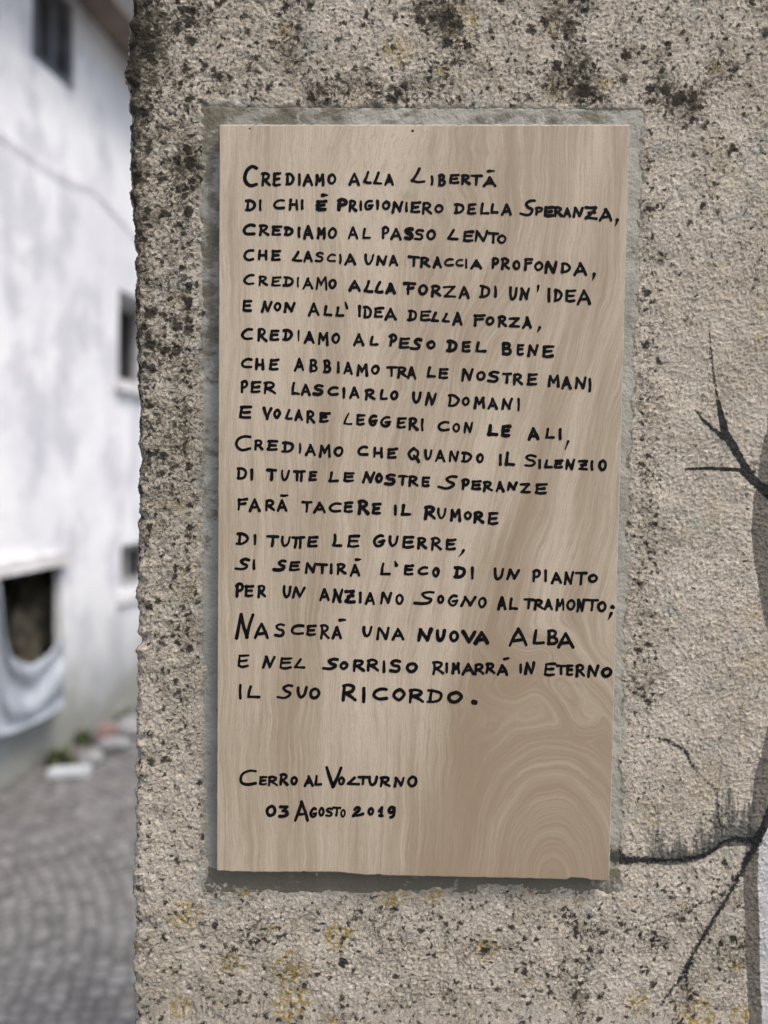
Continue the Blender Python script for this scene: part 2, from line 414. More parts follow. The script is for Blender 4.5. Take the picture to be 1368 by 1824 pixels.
    for pts, soft, k in (
        ([(1262, 575, 1.5), (1265, 610, 2), (1270, 660, 2.5), (1277, 705, 3)], 6, .78),
        ([(1279, 715, 4), (1285, 745, 6), (1291, 772, 8), (1306, 796, 8), (1323, 826, 7), (1340, 852, 8), (1356, 868, 9), (1376, 880, 14), (1410, 900, 16)], 4, 1),
        ([(1238, 731, 1.5), (1252, 748, 3), (1268, 763, 3.5), (1288, 780, 5)], 5, .95),
        ([(1222, 836, 2), (1262, 834, 3), (1312, 837, 4), (1340, 842, 5)], 4, 1),
        ([(1318, 840, 3), (1336, 852, 7), (1354, 868, 8)], 5, 1),
        ([(1165, 1314, 2), (1192, 1320, 4), (1220, 1336, 4), (1230, 1358, 4), (1243, 1376, 3)], 9, .80),
        ([(1243, 1376, 2), (1262, 1394, 2.5), (1277, 1407, 3), (1280, 1450, 4), (1284, 1480, 3)], 10, .70),
        ([(1080, 1532, 13), (1100, 1526, 13), (1114, 1532, 8), (1150, 1531, 5), (1200, 1534, 4), (1240, 1528, 5), (1264, 1519, 4), (1290, 1499, 4), (1312, 1494, 4), (1346, 1500, 7)], 10, .93),
        ([(1352, 1498, 7), (1330, 1530, 7), (1321, 1556, 6), (1300, 1590, 5), (1275, 1630, 5), (1256, 1660, 6), (1236, 1698, 5), (1222, 1730, 7), (1205, 1755, 4), (1178, 1788, 2)], 9, .80),
        ([(1222, 1730, 5), (1223, 1762, 4)], 9, .7), ([(1206, 1798, 4), (1197, 1830, 3)], 9, .6),
        ([(1292, 1598, 3), (1250, 1608, 3), (1200, 1628, 2.5), (1150, 1645, 2), (1112, 1658, 1.5)], 10, .72),
        ([(1346, 1500, 8), (1360, 1472, 7), (1374, 1440, 7), (1400, 1380, 7)], 5, 1),
        ([(842, 1622, 1), (870, 1605, 2.5), (908, 1594, 2)], 8, .62),
    ): black = np.maximum(black, seg_field(pts, soft)*k)
    green = np.full(PX.shape, -1.0)
    def fuzz(x0, x1, ybase, hgt, k):
        yb = np.interp(PX, *ybase); up = yb-PY
        e = sstep(x0-12, x0+10, PX)*sstep(x1+12, x1-10, PX)
        streak = .62+.5*perlin(PX/17., PY/90., 51)+.5*perlin(PX/4., PY/45., 52)
        return np.where((up > -8), e*k*np.clip(1-up/(hgt*np.clip(streak, .15, 1.3)), 0, 1)*(.85+.35*perlin(PX/9., PY/14., 53)), 0)
    gl = ([1150, 1200, 1240, 1290, 1345], [1531, 1534, 1528, 1499, 1500])
    for a in (fuzz(1155, 1290, gl, 95, 1.25), fuzz(1258, 1352, gl, 150, 1.5), fuzz(1150, 1190, gl, 180, .9)): green = np.maximum(green, a)
    green = np.where(front, green, -1)
    def stripe(lp, rp, y0, y1, soft=4.0):
        l = np.interp(PY, *zip(*lp)); r = np.interp(PY, *zip(*rp))
        f = np.minimum(np.minimum(PX-l, r-PX), np.minimum(PY-y0, y1-PY))/soft+.5
        return np.where(front, np.clip(f, -1, 1), -1)
    grey = stripe([(740, 1369), (765, 1366), (815, 1353), (850, 1350), (885, 1342), (946, 1338), (994, 1342), (1032, 1349), (1083, 1357), (1118, 1366), (1160, 1374), (1240, 1374), (1306, 1364), (1357, 1352), (1387, 1344), (1428, 1339), (1499, 1329), (1560, 1324), (1620, 1326), (1712, 1329), (1824, 1334), (2200, 1350)],
                  [(740, 1372), (800, 1390), (888, 1368), (950, 1372), (1118, 1396), (1240, 1404), (1400, 1380), (1450, 1368), (1504, 1352), (1575, 1349), (1661, 1352), (1824, 1357), (2200, 1372)], 742, 2400)
    grey = np.maximum(grey, stripe([(740, 1490), (1200, 1500), (1824, 1520), (2200, 1530)], [(740, 1520), (1200, 1530), (1824, 1548), (2200, 1560)], 742, 2400))
    white = stripe([(742, 1380), (1100, 1386), (1240, 1392), (1450, 1372), (1504, 1350), (1824, 1355), (2200, 1370)], [(742, 1494), (1200, 1504), (1824, 1524), (2200, 1534)], 742, 2400)
    # caps
    top = len(verts); tv = verts[(nr-1)*nc:nr*nc]; bv = verts[:nc]
    verts = np.concatenate([verts, [tv.mean(0)], [bv.mean(0)]])
    j = np.arange(nc); j2 = (j+1) % nc
    tris = np.concatenate([np.stack([(nr-1)*nc+j, (nr-1)*nc+j2, np.full(nc, top)], 1), np.stack([j2, j, np.full(nc, top+1)], 1)])
    me = mesh_np('stone_wall', verts, quads, tris)
    pad = lambda a: np.concatenate([np.asarray(a, float).ravel(), [a.ravel()[0]]*2])
    for nme, a in (('dens', dens), ('ochre', och), ('pblack', black), ('pgreen', green), ('pgrey', grey), ('pwhite', white), ('mort', mort)): attr(me, nme, pad(a))
    o = link('stone_wall', me, M['wall'], None, True)
    tag(o, 'rough speckled roadside wall with lichen and painted black tree branches, behind the wooden looking plaque', 'wall')
build_wall()

# ------------------------------------------------------------------ plaque
plaque = empty('memorial_plaque', tuple(on_y(738, 900)))
tag(plaque, 'wood grain tile plaque with a handwritten black poem, mortared to the rough wall', 'plaque')
YF = -.0112                                   # front of the tile
TL, TR, BR, BL = [np.array(p, float) for p in ((391, 222), (1121, 222), (1085, 1567), (386, 1551))]
def build_mortar():
    n, m = 330, 560
    u = np.linspace(-.012, 1.012, n)[None, :]; v = np.linspace(-.008, 1.008, m)[:, None]
    tl, tr, br, bl = [np.array(p, float) for p in ((355, 189), (1148, 193), (1110, 1596), (362, 1590))]
    PX = (tl[0]*(1-u)+tr[0]*u)*(1-v)+(bl[0]*(1-u)+br[0]*u)*v
    PY = (tl[1]*(1-u)+tr[1]*u)*(1-v)+(bl[1]*(1-u)+br[1]*u)*v
    P = np.stack([on_y(a, b) for a, b in zip(PX.ravel(), PY.ravel())]).reshape(m, n, 3)
    Y = .0006 + .0006*perlin(PX/40, PY/40, 61) + .0003*perlin(PX/13, PY/13, 62) + .0003*perlin(PX/5, PY/5, 63)
    ed = np.minimum(np.minimum(u, 1-u)*780, np.minimum(v, 1-v)*1400)
    Y = Y + .004*sstep(3, -9, ed)             # the rim dips under the rough coat
    P[..., 1] = Y
    back = P[::20, ::20].copy(); back = None
    me = mesh_np('mortar_border', P.reshape(-1, 3), grid_quads(m, n)[:, ::-1])
    dirt_shadow = np.clip(.3+.6*np.exp(-np.abs(PX-375)/14.)*sstep(800, 500, PY) + .5*sstep(240, 200, PY)*sstep(900, 400, PX) - .7*sstep(1545, 1530, PY)*sstep(1085, 1110, PX) + 1.15*sstep(1540, 1556, PY) - .5*sstep(900, 1200, PY)*sstep(420, 380, PX)*sstep(1540, 1480, PY), -1, 1.7)  # the band below the tile mixes real grime with a painted shadow
    soot = np.clip(1-np.hypot((PX-1097)/20., (PY-1528)/22.)*.8, 0, 1)
    attr(me, 'dirt_shadow', dirt_shadow); attr(me, 'soot', soot)
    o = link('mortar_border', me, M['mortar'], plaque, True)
    md = o.modifiers.new('solid', 'SOLIDIFY'); md.thickness = .004; md.offset = -1
build_mortar()

def tile_pt(px, py, y): return on_y(px, py, y)
def grain(PX, PY):
    re = np.hypot(PX-985, (1570-PY)/1.75)
    ang = np.arctan2(1570-PY, 985-PX)
    phi1 = 985-re*(1+.05*np.sin(ang*5)*sstep(60, 200, re))
    s = np.interp(PY, [200, 400, 500, 800, 960, 1100, 1230, 1400, 1570], [350, 345, 325, 205, 150, 92, 42, 10, 0])
    wgt = sstep(470, 1010, PX)
    swirl = 34*np.sin((PY-1150)/46. + PX/95.)*np.exp(-((PX-1010)/105.)**2-((PY-1225)/80.)**2)
    phi2 = PX - s*wgt*.62 + swirl + 10*perlin(PX/170, PY/260, 71) + 5*perlin(PX/60, PY/140, 72)
    m = sstep(150, 275, re + 20*perlin(PX/70, PY/70, 73))
    phi = phi1*(1-m)+phi2*m + 2.5*perlin(PX/38, PY/60, 74)
    arch = (1-sstep(210, 330, re))
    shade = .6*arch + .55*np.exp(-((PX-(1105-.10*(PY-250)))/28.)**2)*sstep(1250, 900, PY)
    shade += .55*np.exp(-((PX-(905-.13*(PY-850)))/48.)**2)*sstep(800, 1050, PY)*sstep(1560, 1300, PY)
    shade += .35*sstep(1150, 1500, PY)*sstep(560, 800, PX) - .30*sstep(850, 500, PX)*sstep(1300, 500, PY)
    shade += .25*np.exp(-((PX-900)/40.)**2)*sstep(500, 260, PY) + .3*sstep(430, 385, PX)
    return phi, arch, shade
def build_tile():
    n, m = 150, 270
    ins = 1.3                                  # chamfer, in photo pixels
    u = np.linspace(0, 1, n)[None, :]; v = np.linspace(0, 1, m)[:, None]
    def quadpx(du):
        a, b, c, d = TL+(du*.7, du*1.5), TR+(-du*.7, du*1.5), BR+(-du*.7, -du), BL+(du*.7, -du)
        x = (a[0]*(1-u)+b[0]*u)*(1-v)+(d[0]*(1-u)+c[0]*u)*v
        y = (a[1]*(1-u)+b[1]*u)*(1-v)+(d[1]*(1-u)+c[1]*u)*v
        bot = np.interp(x, [386, 450, 540, 600, 650, 740, 900, 980, 1008, 1022, 1038, 1052, 1085], [0, 1, -1, -2.5, 1.5, 1.5, 1, 1, 1.5, -2, -2, 1, 2])
        y = y + bot*sstep(.985, 1.0, v) + (.9*perlin(x/14, y*0+3, 81)-2.4*sstep(.45, .8, perlin(x/19, y*0+4, 85)))*(v > .999) + (.8*perlin(x/11, y*0+9, 82)+2.2*sstep(.5, .8, perlin(x/15, y*0+2, 86)))*(v < .001)
        x = x + .8*perlin(y/17, x*0+5, 83)*(u > .999)+.5*perlin(y/21, x*0+7, 84)*(u < .001)
        return x, y
    PX, PY = quadpx(ins)
    P = np.stack([on_y(a, b, YF) for a, b in zip(PX.ravel(), PY.ravel())])
    me = mesh_np('tile', P, grid_quads(m, n)[:, ::-1])
    phi, arch, shade = grain(PX, PY)
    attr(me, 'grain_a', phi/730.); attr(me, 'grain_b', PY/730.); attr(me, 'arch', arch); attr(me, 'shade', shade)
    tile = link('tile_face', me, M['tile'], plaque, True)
    # broken clay rim: chamfer and sides running back into the mortar
    idx = np.arange(n*m).reshape(m, n)
    ring = np.concatenate([idx[0, :], idx[1:, -1], idx[-1, -2::-1], idx[-2:0:-1, 0]])
    QX, QY = quadpx(0.0)
    A = P[ring]
    B = np.stack([on_y(a, b, YF+.0009) for a, b in zip(QX.ravel()[ring], QY.ravel()[ring])])
    Cc = B.copy(); Cc[:, 1] = .0045
    k = len(ring)
    me2 = mesh_np('tile_rim', np.concatenate([A, B, Cc]), grid_quads(3, k, True))
    link('tile_rim', me2, M['bisque'], plaque)
build_tile()

# ------------------------------------------------------------------ handwriting
G = {
 'A': [[(0, 1), (.50, 0)], [(.50, 0), (.78, .55), (1, 1)], [(.2, .70), (.80, .66)]],
 'B': [[(.08, .02), (.02, 1)], ['s', (0, .04), (.55, 0), (.85, .18), (.62, .42), (.12, .50)], ['s', (.12, .50), (.7, .50), (1, .74), (.72, .97), (.0, .98)]],
 'C': [['s', (1, .05), (.6, 0), (.2, .22), (0, .58), (.16, .9), (.5, 1), (1, .93)]],
 'D': [[(.12, .0), (.05, 1)], ['s', (.0, .04), (.5, .03), (.9, .26), (1, .52), (.8, .84), (.42, .98), (.0, .98)]],
 'd': [[(.30, .0), (.2, .95)], ['s', (.06, .04), (.5, .03), (.88, .2), (1, .48), (.84, .8), (.45, .98), (.0, .98)]],
 'E': [[(.12, .03), (0, .95)], [(.08, .04), (1, 0)], [(.06, .5), (.82, .46)], ['s', (0, .93), (.35, 1), (.92, .95)]],
 'e': [[(.12, .06), (.02, .95)], [(.02, .06), (1, .0)], [(.06, .5), (.66, .46)], ['s', (0, .95), (.35, 1), (.78, .95)]],
 'F': [[(.1, .02), (.03, 1)], [(.04, .05), (1, .0)], [(.08, .47), (.84, .40)]],
 'f': [[(0, .04), (1, .07)], [(.45, .06), (.36, 1)], [(.28, .55), (.84, .44)]],
 'G': [['s', (.9, .06), (.55, 0), (.15, .25), (0, .62), (.2, .95), (.55, 1), (.84, .82), (.88, .58)], [(.48, .60), (1, .52)]],
 'H': [[(.1, 0), (0, 1)], [(.95, .02), (1, 1)], [(.05, .56), (.97, .50)]],
 'I': [[(.5, 0), (.42, 1)]],
 'L': [[(.22, 0), (.03, .95)], [(.0, .96), (.4, .97), (1, .97)]],
 'l': [[(.62, 0), (.0, .92)], [(.0, .92), (.45, .98), (1, 1)]],
 'M': [[(0, 1), (.13, .02)], [(.13, .02), (.48, .62)], [(.48, .62), (.93, .0)], [(.93, 0), (1, 1)]],
 'N': [[(0, 1), (.16, .02)], [(.16, .02), (.72, .94)], [(.72, .94), (1, 0)]],
 'n': [[(0, 1), (.27, .0)], [(.27, .0), (.62, .94)], [(.62, .94), (1, .03)]],
 'O': [['s', (.55, 0), (.15, .2), (0, .58), (.2, .93), (.52, 1), (.85, .8), (1, .42), (.82, .1), (.55, 0), (.4, .05)]],
 'P': [[(.14, .05), (.02, 1)], ['s', (0, .12), (.4, .0), (.85, .06), (1, .28), (.75, .52), (.14, .62)]],
 'p': [[(0, .06), (1, .04)], [(.30, .08), (.22, .96)], [(.70, .06), (.66, 1)]],
 'Q': [['s', (.5, 0), (.12, .16), (0, .45), (.2, .72), (.5, .74), (.85, .55), (.9, .25), (.5, 0), (.38, .04)], [(.5, .52), (.8, .78), (1, 1)]],
 'R': [[(.12, .04), (.0, 1)], ['s', (.0, .07), (.45, .0), (.84, .14), (.74, .38), (.2, .56)], [(.25, .52), (.65, .76), (1, .97)]],
 'S': [['s', (1, .06), (.55, 0), (.14, .18), (.36, .42), (.82, .54), (.92, .8), (.6, 1), (0, .94)]],
 's': [['s', (1, .05), (.72, .0), (.42, .2), (.56, .44), (.86, .64), (.74, .9), (.42, 1), (0, .93)]],
 'T': [[(0, .03), (.5, .06), (1, .07)], [(.52, .06), (.46, 1)]],
 't': [[(0, .04), (1, .03)], [(.48, .05), (.50, 1)]],
 'U': [['s', (.03, .0), (.02, .5), (.2, .95), (.5, .98), (.82, .66), (1, 0)]],
 'V': [[(0, 0), (.45, 1)], [(.45, 1), (1, .02)]],
 'Z': [[(0, .06), (.92, .04)], [(.92, .04), (.08, .93)], [(.08, .93), (1, .97)]],
 'z': [[(0, .05), (.95, .06)], [(.95, .06), (.06, .93)], [(.02, .93), (1, .97)], [(.25, .5), (.85, .46)]],
 '0': [['s', (.55, 0), (.15, .2), (0, .58), (.2, .93), (.52, 1), (.85, .8), (1, .42), (.82, .1), (.55, 0), (.4, .05)]],
 '1': [[(0, .42), (.68, 0)], [(.68, .0), (.5, .96)], [(.18, .95), (.9, .93)]],
 '2': [['s', (.12, .25), (.3, .02), (.58, .08), (.58, .34), (.3, .66), (.0, .98)], [(.0, .96), (.5, .93), (1, .78)]],
 '3': [[(.05, .06), (.95, .03)], [(.95, .03), (.38, .42)], ['s', (.38, .42), (.85, .48), (.92, .75), (.55, .98), (0, .95)]],
 '9': [['s', (.92, .14), (.5, .0), (.08, .18), (.1, .46), (.45, .52), (.9, .2)], ['s', (.95, .08), (.96, .45), (.75, .88), (.3, 1)]],
 '-': [[(0, .75), (1, .25)]],
 '`': [[(.05, .0), (.75, .95)]],
 "'": [[(.85, .0), (.55, .5), (.1, 1)]],
 '.': [[(.3, .4), (.7, .6)]],
}
# one entry per line: (crop origin, [(letter, left, top, right, bottom[, pen width])]) in quarter pixels of the photograph
LINES = [
 [((412, 284), "C 82 38 192 200 28,R 214 88 284 196,E 292 88 360 192,D 385 92 452 186,I 474 96 496 188,A 508 98 584 190,M 596 100 664 190,O 684 98 750 182,A 834 92 920 190,l 938 80 1002 174,l 1010 84 1078 182,A 1088 100 1160 190,l 1278 55 1386 168"),
  ((754, 284), "I 48 112 74 186,B 104 102 162 192,E 184 100 262 176,R 268 102 340 184,T 334 104 424 190,A 422 118 522 200,- 454 72 516 92 16")],
 [((412, 338), "d 94 66 176 156,I 196 66 218 152,C 298 64 384 142,H 408 62 478 148,I 490 66 522 146 24,E 600 70 684 152 24,- 642 28 696 50,P 752 56 832 154 28,R 836 68 898 160,I 914 74 932 150,G 944 68 1016 148,I 1032 70 1052 144,O 1072 76 1136 146,N 1142 78 1230 168 23,I 1236 84 1262 158,E 1274 82 1354 168"),
  ((774, 338), "R -90 84 -14 178,O -4 100 66 168,d 134 90 214 176,E 232 96 304 178,L 322 88 392 178,L 398 92 458 174,A 476 96 552 186,s 604 68 720 188,P 716 118 776 184,E 776 114 856 198 24,R 850 116 916 196,A 914 124 976 198,N 984 120 1062 200,z 1068 112 1166 216 23,A 1170 132 1272 226,' 1278 204 1314 266")],
 [((412, 386), "C 78 46 176 138 26,R 196 50 272 140,e 286 60 370 138,d 372 68 444 138,I 474 70 494 150,A 510 58 586 164 23,M 608 72 674 160,O 686 74 756 158,A 830 70 906 162 17,L 932 78 998 160 17,P 1070 66 1128 160,A 1132 78 1216 168,S 1226 72 1302 170 30,S 1300 86 1374 170"),
  ((754, 386), "O 20 88 92 168,l 168 86 250 170,E 282 98 364 182,N 362 92 462 184,T 458 106 544 194,O 524 124 596 196")],
 [((412, 432), "C 84 46 166 132,H 188 50 260 128,E 284 50 358 134,l 430 60 508 138,A 512 58 582 142,S 594 66 660 140 17,C 678 78 748 142 17,I 762 76 790 158 17,A 804 76 890 164,U 946 78 1020 162,N 1030 88 1112 166,A 1120 86 1190 172,T 1260 90 1344 174"),
  ((754, 440), "R -24 66 52 150,A 68 66 134 152,C 146 78 218 138 16,C 228 82 288 140 16,I 297 80 315 154 16,A 334 86 420 160,P 486 68 544 158 22,R 552 74 620 164,O 636 92 694 164,F 716 76 786 166,O 788 100 858 172,N 862 96 962 194 26,D 980 108 1052 188,A 1068 106 1168 208,' 1196 182 1230 246 24")],
 [((412, 476), "C 84 46 168 130 22,R 192 56 262 136 17,E 286 62 358 138 17,d 366 62 446 140 18,I 466 70 486 144 15,A 506 74 584 158 16,M 600 66 684 164 16,O 690 80 752 156,A 836 86 922 174 22,l 940 92 1012 184 24,l 1020 98 1086 188 24,A 1094 110 1174 196 25,f 1222 102 1318 200 22"),
  ((754, 486), "O -38 78 34 160,R 54 84 130 174,Z 140 90 236 180 17,A 252 92 332 184,d 396 84 478 182,I 502 90 526 178,U 610 96 674 196,N 684 102 762 198,' 804 84 830 144,I 884 104 908 214 24,D 928 112 994 208,E 1010 116 1092 210,A 1092 116 1196 228")],
 [((412, 524), "E 78 38 152 128 22,n 212 44 294 132,O 302 54 358 122 17,N 370 54 460 134 22,A 544 58 632 158,L 656 78 722 158,L 740 86 806 162,` 804 48 838 112,I 902 76 926 166 22,D 938 80 1004 174,e 1014 90 1096 170,A 1090 94 1180 190,d 1252 106 1326 194"),
  ((754, 540), "E -24 50 58 130 17,l 54 60 114 136,l 130 66 192 140,A 204 62 282 164 22,F 356 76 446 166,O 444 92 508 160,R 530 86 600 174,Z 606 96 694 178,A 704 94 776 184,' 802 162 842 214")],
 [((412, 572), "C 70 46 156 136,R 184 48 256 150,E 274 58 348 142 22,d 362 54 438 142,I 470 62 490 144 15,A 514 70 596 164,M 616 74 694 174,O 712 82 778 164,A 868 86 950 180,L 984 102 1052 178,P 1122 88 1184 184 23,E 1194 114 1278 198,s 1268 118 1362 210 26"),
  ((754, 584), "O 22 86 90 154 22,d 162 82 246 174 26,E 272 92 342 176 22,L 370 96 452 178,B 560 98 632 198 24,E 664 112 722 198,N 742 116 822 206,E 846 122 936 212")],
 [((412, 626), "C 66 44 152 124 22,H 168 46 236 136 22,E 268 48 344 138 22,A 444 42 524 142,B 558 52 618 150,B 654 56 714 156,I 748 68 778 154,A 796 76 868 168,M 892 86 974 178,O 994 94 1060 166,t 1100 102 1186 184,R 1180 102 1256 192,A 1250 104 1320 200"),
  ((754, 640), "L 24 48 92 132,E 108 60 184 142,N 268 62 360 158,O 376 82 446 154,S 454 80 544 166,T 560 90 634 174,R 638 98 712 186,E 738 98 818 188,M 886 106 972 202 22,A 984 118 1060 214,N 1076 122 1168 214 22,I 1174 130 1198 232 23")],
 [((412, 664), "P 66 50 122 146,E 136 58 216 146,R 230 58 322 156,L 428 64 492 160,A 494 76 566 164,S 578 78 660 166 24,C 684 94 766 166,I 790 102 814 184,A 838 100 916 186,R 950 112 1030 198,L 1056 114 1116 196,O 1132 124 1192 196,U 1288 134 1356 220"),
  ((754, 680), "n 8 74 100 172,D 174 86 260 180 18,O 274 106 332 174 18,M 358 102 440 194,A 454 110 534 200,N 554 112 642 202,I 668 114 690 210")],
 [((412, 712), "E 54 42 152 138 22,V 224 50 294 144,O 298 62 354 136,l 380 66 438 144 18,A 450 66 514 152,R 532 72 600 170,e 626 84 710 166 22,l 798 92 864 182 14,E 888 100 958 186,G 976 106 1046 188,G 1060 114 1142 196,E 1176 122 1250 206,R 1262 124 1334 220,I 1350 130 1374 230"),
  ((754, 732), "C 100 70 188 146,O 206 84 264 154 18,N 286 76 356 160 18,L 454 92 536 182 27,E 554 96 628 190 26,A 742 114 828 212 25,L 866 118 938 200,I 964 120 988 208 24,' 998 206 1046 284")],
 [((412, 764), "C 24 42 144 158,R 162 72 230 154,E 254 78 338 158,d 354 84 448 172 22,I 480 98 498 176 15,A 524 104 604 194,M 624 108 710 206,O 728 122 804 200,C 898 116 976 194,H 1008 126 1082 208,e 1108 132 1194 216 22,Q 1256 130 1346 246"),
  ((754, 784), "U 6 64 66 142 18,A 82 68 158 158 18,N 182 74 256 158 18,d 266 80 348 162,O 376 92 434 164,I 538 96 562 186,L 580 80 654 186 22,S 714 98 806 192,I 818 134 842 208 22,L 860 136 926 202,E 932 136 998 204,N 1010 132 1084 216,z 1102 136 1176 218,I 1194 142 1212 218,O 1246 136 1310 220 22")],
 [((412, 820), "D 38 44 116 138,I 134 58 158 146 22,T 248 56 328 144 22,U 352 66 420 146 18,p 442 64 534 154 22,E 550 74 614 150,L 692 78 768 158,E 796 80 882 156,n 930 74 1030 166 22,O 1024 90 1082 164 24,S 1088 90 1176 180 25,T 1186 100 1262 180,R 1262 104 1336 190"),
  ((754, 824), "E -14 98 50 176 22,s 100 88 244 190 22,P 272 110 332 196,E 340 124 418 198,R 424 128 498 210,A 512 132 580 212,N 596 134 674 204,Z 686 142 768 222 22,E 794 146 890 230 22")],
 [((412, 872), "F 40 60 120 152,A 124 62 210 160,R 240 68 316 158,A 322 66 400 160,- 346 30 412 54,T 498 76 582 166,A 582 84 676 172,C 692 88 788 164,E 800 82 872 168,R 898 70 986 182 26,E 1000 92 1072 180 24,I 1156 104 1182 186 22,L 1204 102 1284 188 23"),
  ((754, 884), "R 4 62 94 170 25,U 98 78 168 164 18,M 188 88 270 182 23,O 288 102 348 170,R 356 104 434 196 23,E 458 110 542 206 22")],
 [((412, 934), "d 30 56 126 150 22,I 158 70 180 152,T 246 74 342 164,U 354 82 424 160 18,p 426 78 530 174,E 542 82 622 166,L 716 64 790 162,E 826 72 920 166,G 1010 68 1098 166 23,U 1120 76 1194 162,E 1218 80 1308 172 22,R 1322 86 1398 180 22"),
  ((754, 934), "R 54 88 134 188,E 158 100 238 186,' 244 176 302 238")],
 [((412, 976), "s 22 72 134 160,I 150 78 174 158,s 292 78 400 170 26,E 412 92 494 166,N 522 100 612 184,T 608 104 692 188,I 700 108 724 186,R 748 104 822 196,A 842 112 920 206,- 880 70 930 94,L 1060 100 1136 196,` 1158 86 1188 134,E 1228 116 1306 198 22"),
  ((754, 990), "C -40 72 38 140 22,O 62 80 118 154,d 212 70 304 164 26,I 338 78 362 172 22,U 500 84 578 174 22,n 588 92 692 176 23,P 776 96 838 192,I 862 98 882 188,A 908 114 990 200,N 1000 108 1078 214,T 1080 110 1172 208,O 1172 128 1246 194")],
 [((412, 1026), "P 28 46 92 152 24,E 92 62 164 152,R 184 60 250 158,U 366 66 432 158,n 430 74 528 160,A 624 86 704 182,N 716 84 802 194 22,z 804 94 886 196 25,I 906 110 934 194,A 950 114 1028 208,N 1060 110 1148 202,O 1168 126 1230 208 18"),
  ((764, 1040), "s -116 46 46 152 23,O 58 76 110 144,G 134 76 212 160 18,n 226 84 340 164 22,O 350 92 412 174 18,A 484 88 556 188 22,L 570 96 636 188,T 668 98 756 184,R 748 106 822 188,A 816 104 886 190,M 902 102 966 194 18,O 978 106 1046 190,N 1050 106 1116 204,T 1112 104 1214 194 22,O 1198 122 1268 202,. 1292 146 1330 186 26,' 1264 200 1312 266")],
 [((412, 1080), "n 22 46 168 242 26,A 162 116 272 236 22,S 304 118 384 220,C 422 126 520 206,E 532 130 610 212,R 630 124 702 236 18,A 714 140 790 234,- 764 86 822 110,U 934 138 1008 220 22,N 1030 142 1134 244 23,A 1142 150 1234 244 22"),
  ((754, 1090), "N -46 112 66 216 29,U 88 120 164 212 27,O 182 130 256 216 26,V 274 128 382 228 28,A 358 132 472 234 30,A 606 114 748 248 24,L 778 120 868 232 23,B 882 122 962 238 23,A 952 144 1080 262 24")],
 [((412, 1146), "E 44 76 132 172 18,n 218 86 316 182,E 344 96 440 184 18,l 446 104 528 182 17,s 646 100 768 192 25,O 772 126 834 190 22,R 866 110 954 206 22,R 964 108 1056 202 24,I 1078 122 1098 212,S 1124 112 1214 212 25,O 1242 132 1330 212 25"),
  ((764, 1150), "R 22 106 108 210,I 118 122 136 198,M 160 118 224 204,A 232 122 328 212,R 322 124 398 212,R 402 118 476 204,A 482 132 566 216,- 526 76 578 110 23,I 644 126 664 202,N 680 112 758 208,E 820 118 908 218,T 906 130 980 210,E 976 132 1034 218 22,R 1044 130 1116 226,N 1126 136 1216 230,O 1228 152 1308 228 22")],
 [((412, 1206), "I 56 50 74 160,L 112 60 210 154,s 322 50 442 156,U 466 64 544 152,O 554 74 634 158,R 786 46 894 178 25,I 926 66 962 186 27,C 1004 74 1118 166 23,O 1148 78 1244 172 25,R 1262 80 1376 190 25"),
  ((754, 1206), "d 20 82 138 188 21,O 170 98 286 190 27,. 334 156 396 204 40")],
 [((412, 1350), "C 52 82 184 200 22,E 198 128 260 196 17,R 260 126 334 204 18,R 342 108 408 200,O 420 128 476 196,A 514 122 588 208,L 590 118 650 200,V 670 54 794 216 24,O 760 132 810 196 18,l 822 132 916 196,T 900 124 980 198,U 974 126 1048 202,R 1058 128 1138 212,N 1154 134 1238 210,O 1252 124 1328 212 22")],
 [((412, 1410), "0 244 94 322 180 24,3 336 94 412 190 24,A 446 64 556 214 22,G 558 112 616 190 17,O 620 110 666 178 17,S 668 112 726 182 17,T 718 104 784 180 17,O 777 124 816 184 13,2 860 102 950 184 23,0 970 110 1020 172,1 1042 104 1092 186,9 1112 102 1174 194 22")],
]
def catmull(P, n=9):
    P = np.array(P, float); Q = np.vstack([2*P[0]-P[1], P, 2*P[-1]-P[-2]]); out = []
    for i in range(1, len(Q)-2):
        for t in np.linspace(0, 1, n, endpoint=False):
            a, b, c, d = Q[i-1], Q[i], Q[i+1], Q[i+2]
            out.append(.5*((2*b)+(-a+c)*t+(2*a-5*b+4*c-d)*t*t+(-a+3*b-3*c+d)*t**3))
    out.append(P[-1]); return np.array(out)
def stroke_mesh(V, T, P, half, y):             # flat ribbon of paint with round ends, on the tile's face
    d = np.gradient(P, axis=0); d /= np.linalg.norm(d, axis=1)[:, None]+1e-9
    nrm = np.stack([-d[:, 1], d[:, 0]], 1)
    L, Rr = P+nrm*half[:, None], P-nrm*half[:, None]
    capa = [P[-1]+half[-1]*(math.cos(a)*nrm[-1]+math.sin(a)*d[-1]) for a in np.linspace(0, math.pi, 9)[1:-1]]
    capb = [P[0]+half[0]*(-math.cos(a)*nrm[0]-math.sin(a)*d[0]) for a in np.linspace(0, math.pi, 9)[1:-1]]
    base = len(V); n = len(P)
    pts = np.vstack([L, Rr, capa, capb, [P[-1]], [P[0]]])
    rise = np.linspace(0, .00003, n)           # each stroke climbs a little, so that it can cross itself
    ys = y-np.concatenate([rise, rise, [rise[-1]]*len(capa), [0]*len(capb), [rise[-1], 0]])
    V.extend(on_y(a, b, yy) for (a, b), yy in zip(pts, ys))
    for i in range(n-1):
        T.append((base+i, base+i+1, base+n+i+1)); T.append((base+i, base+n+i+1, base+n+i))
    def fan(c, ring):
        for a, b in zip(ring[:-1], ring[1:]): T.append((c, a, b))
    na = len(capa)
    fan(base+2*n+2*na, [base+n-1]+[base+2*n+k for k in range(na)]+[base+2*n-1])
    fan(base+2*n+2*na+1, [base+n]+[base+2*n+na+k for k in range(na)]+[base])
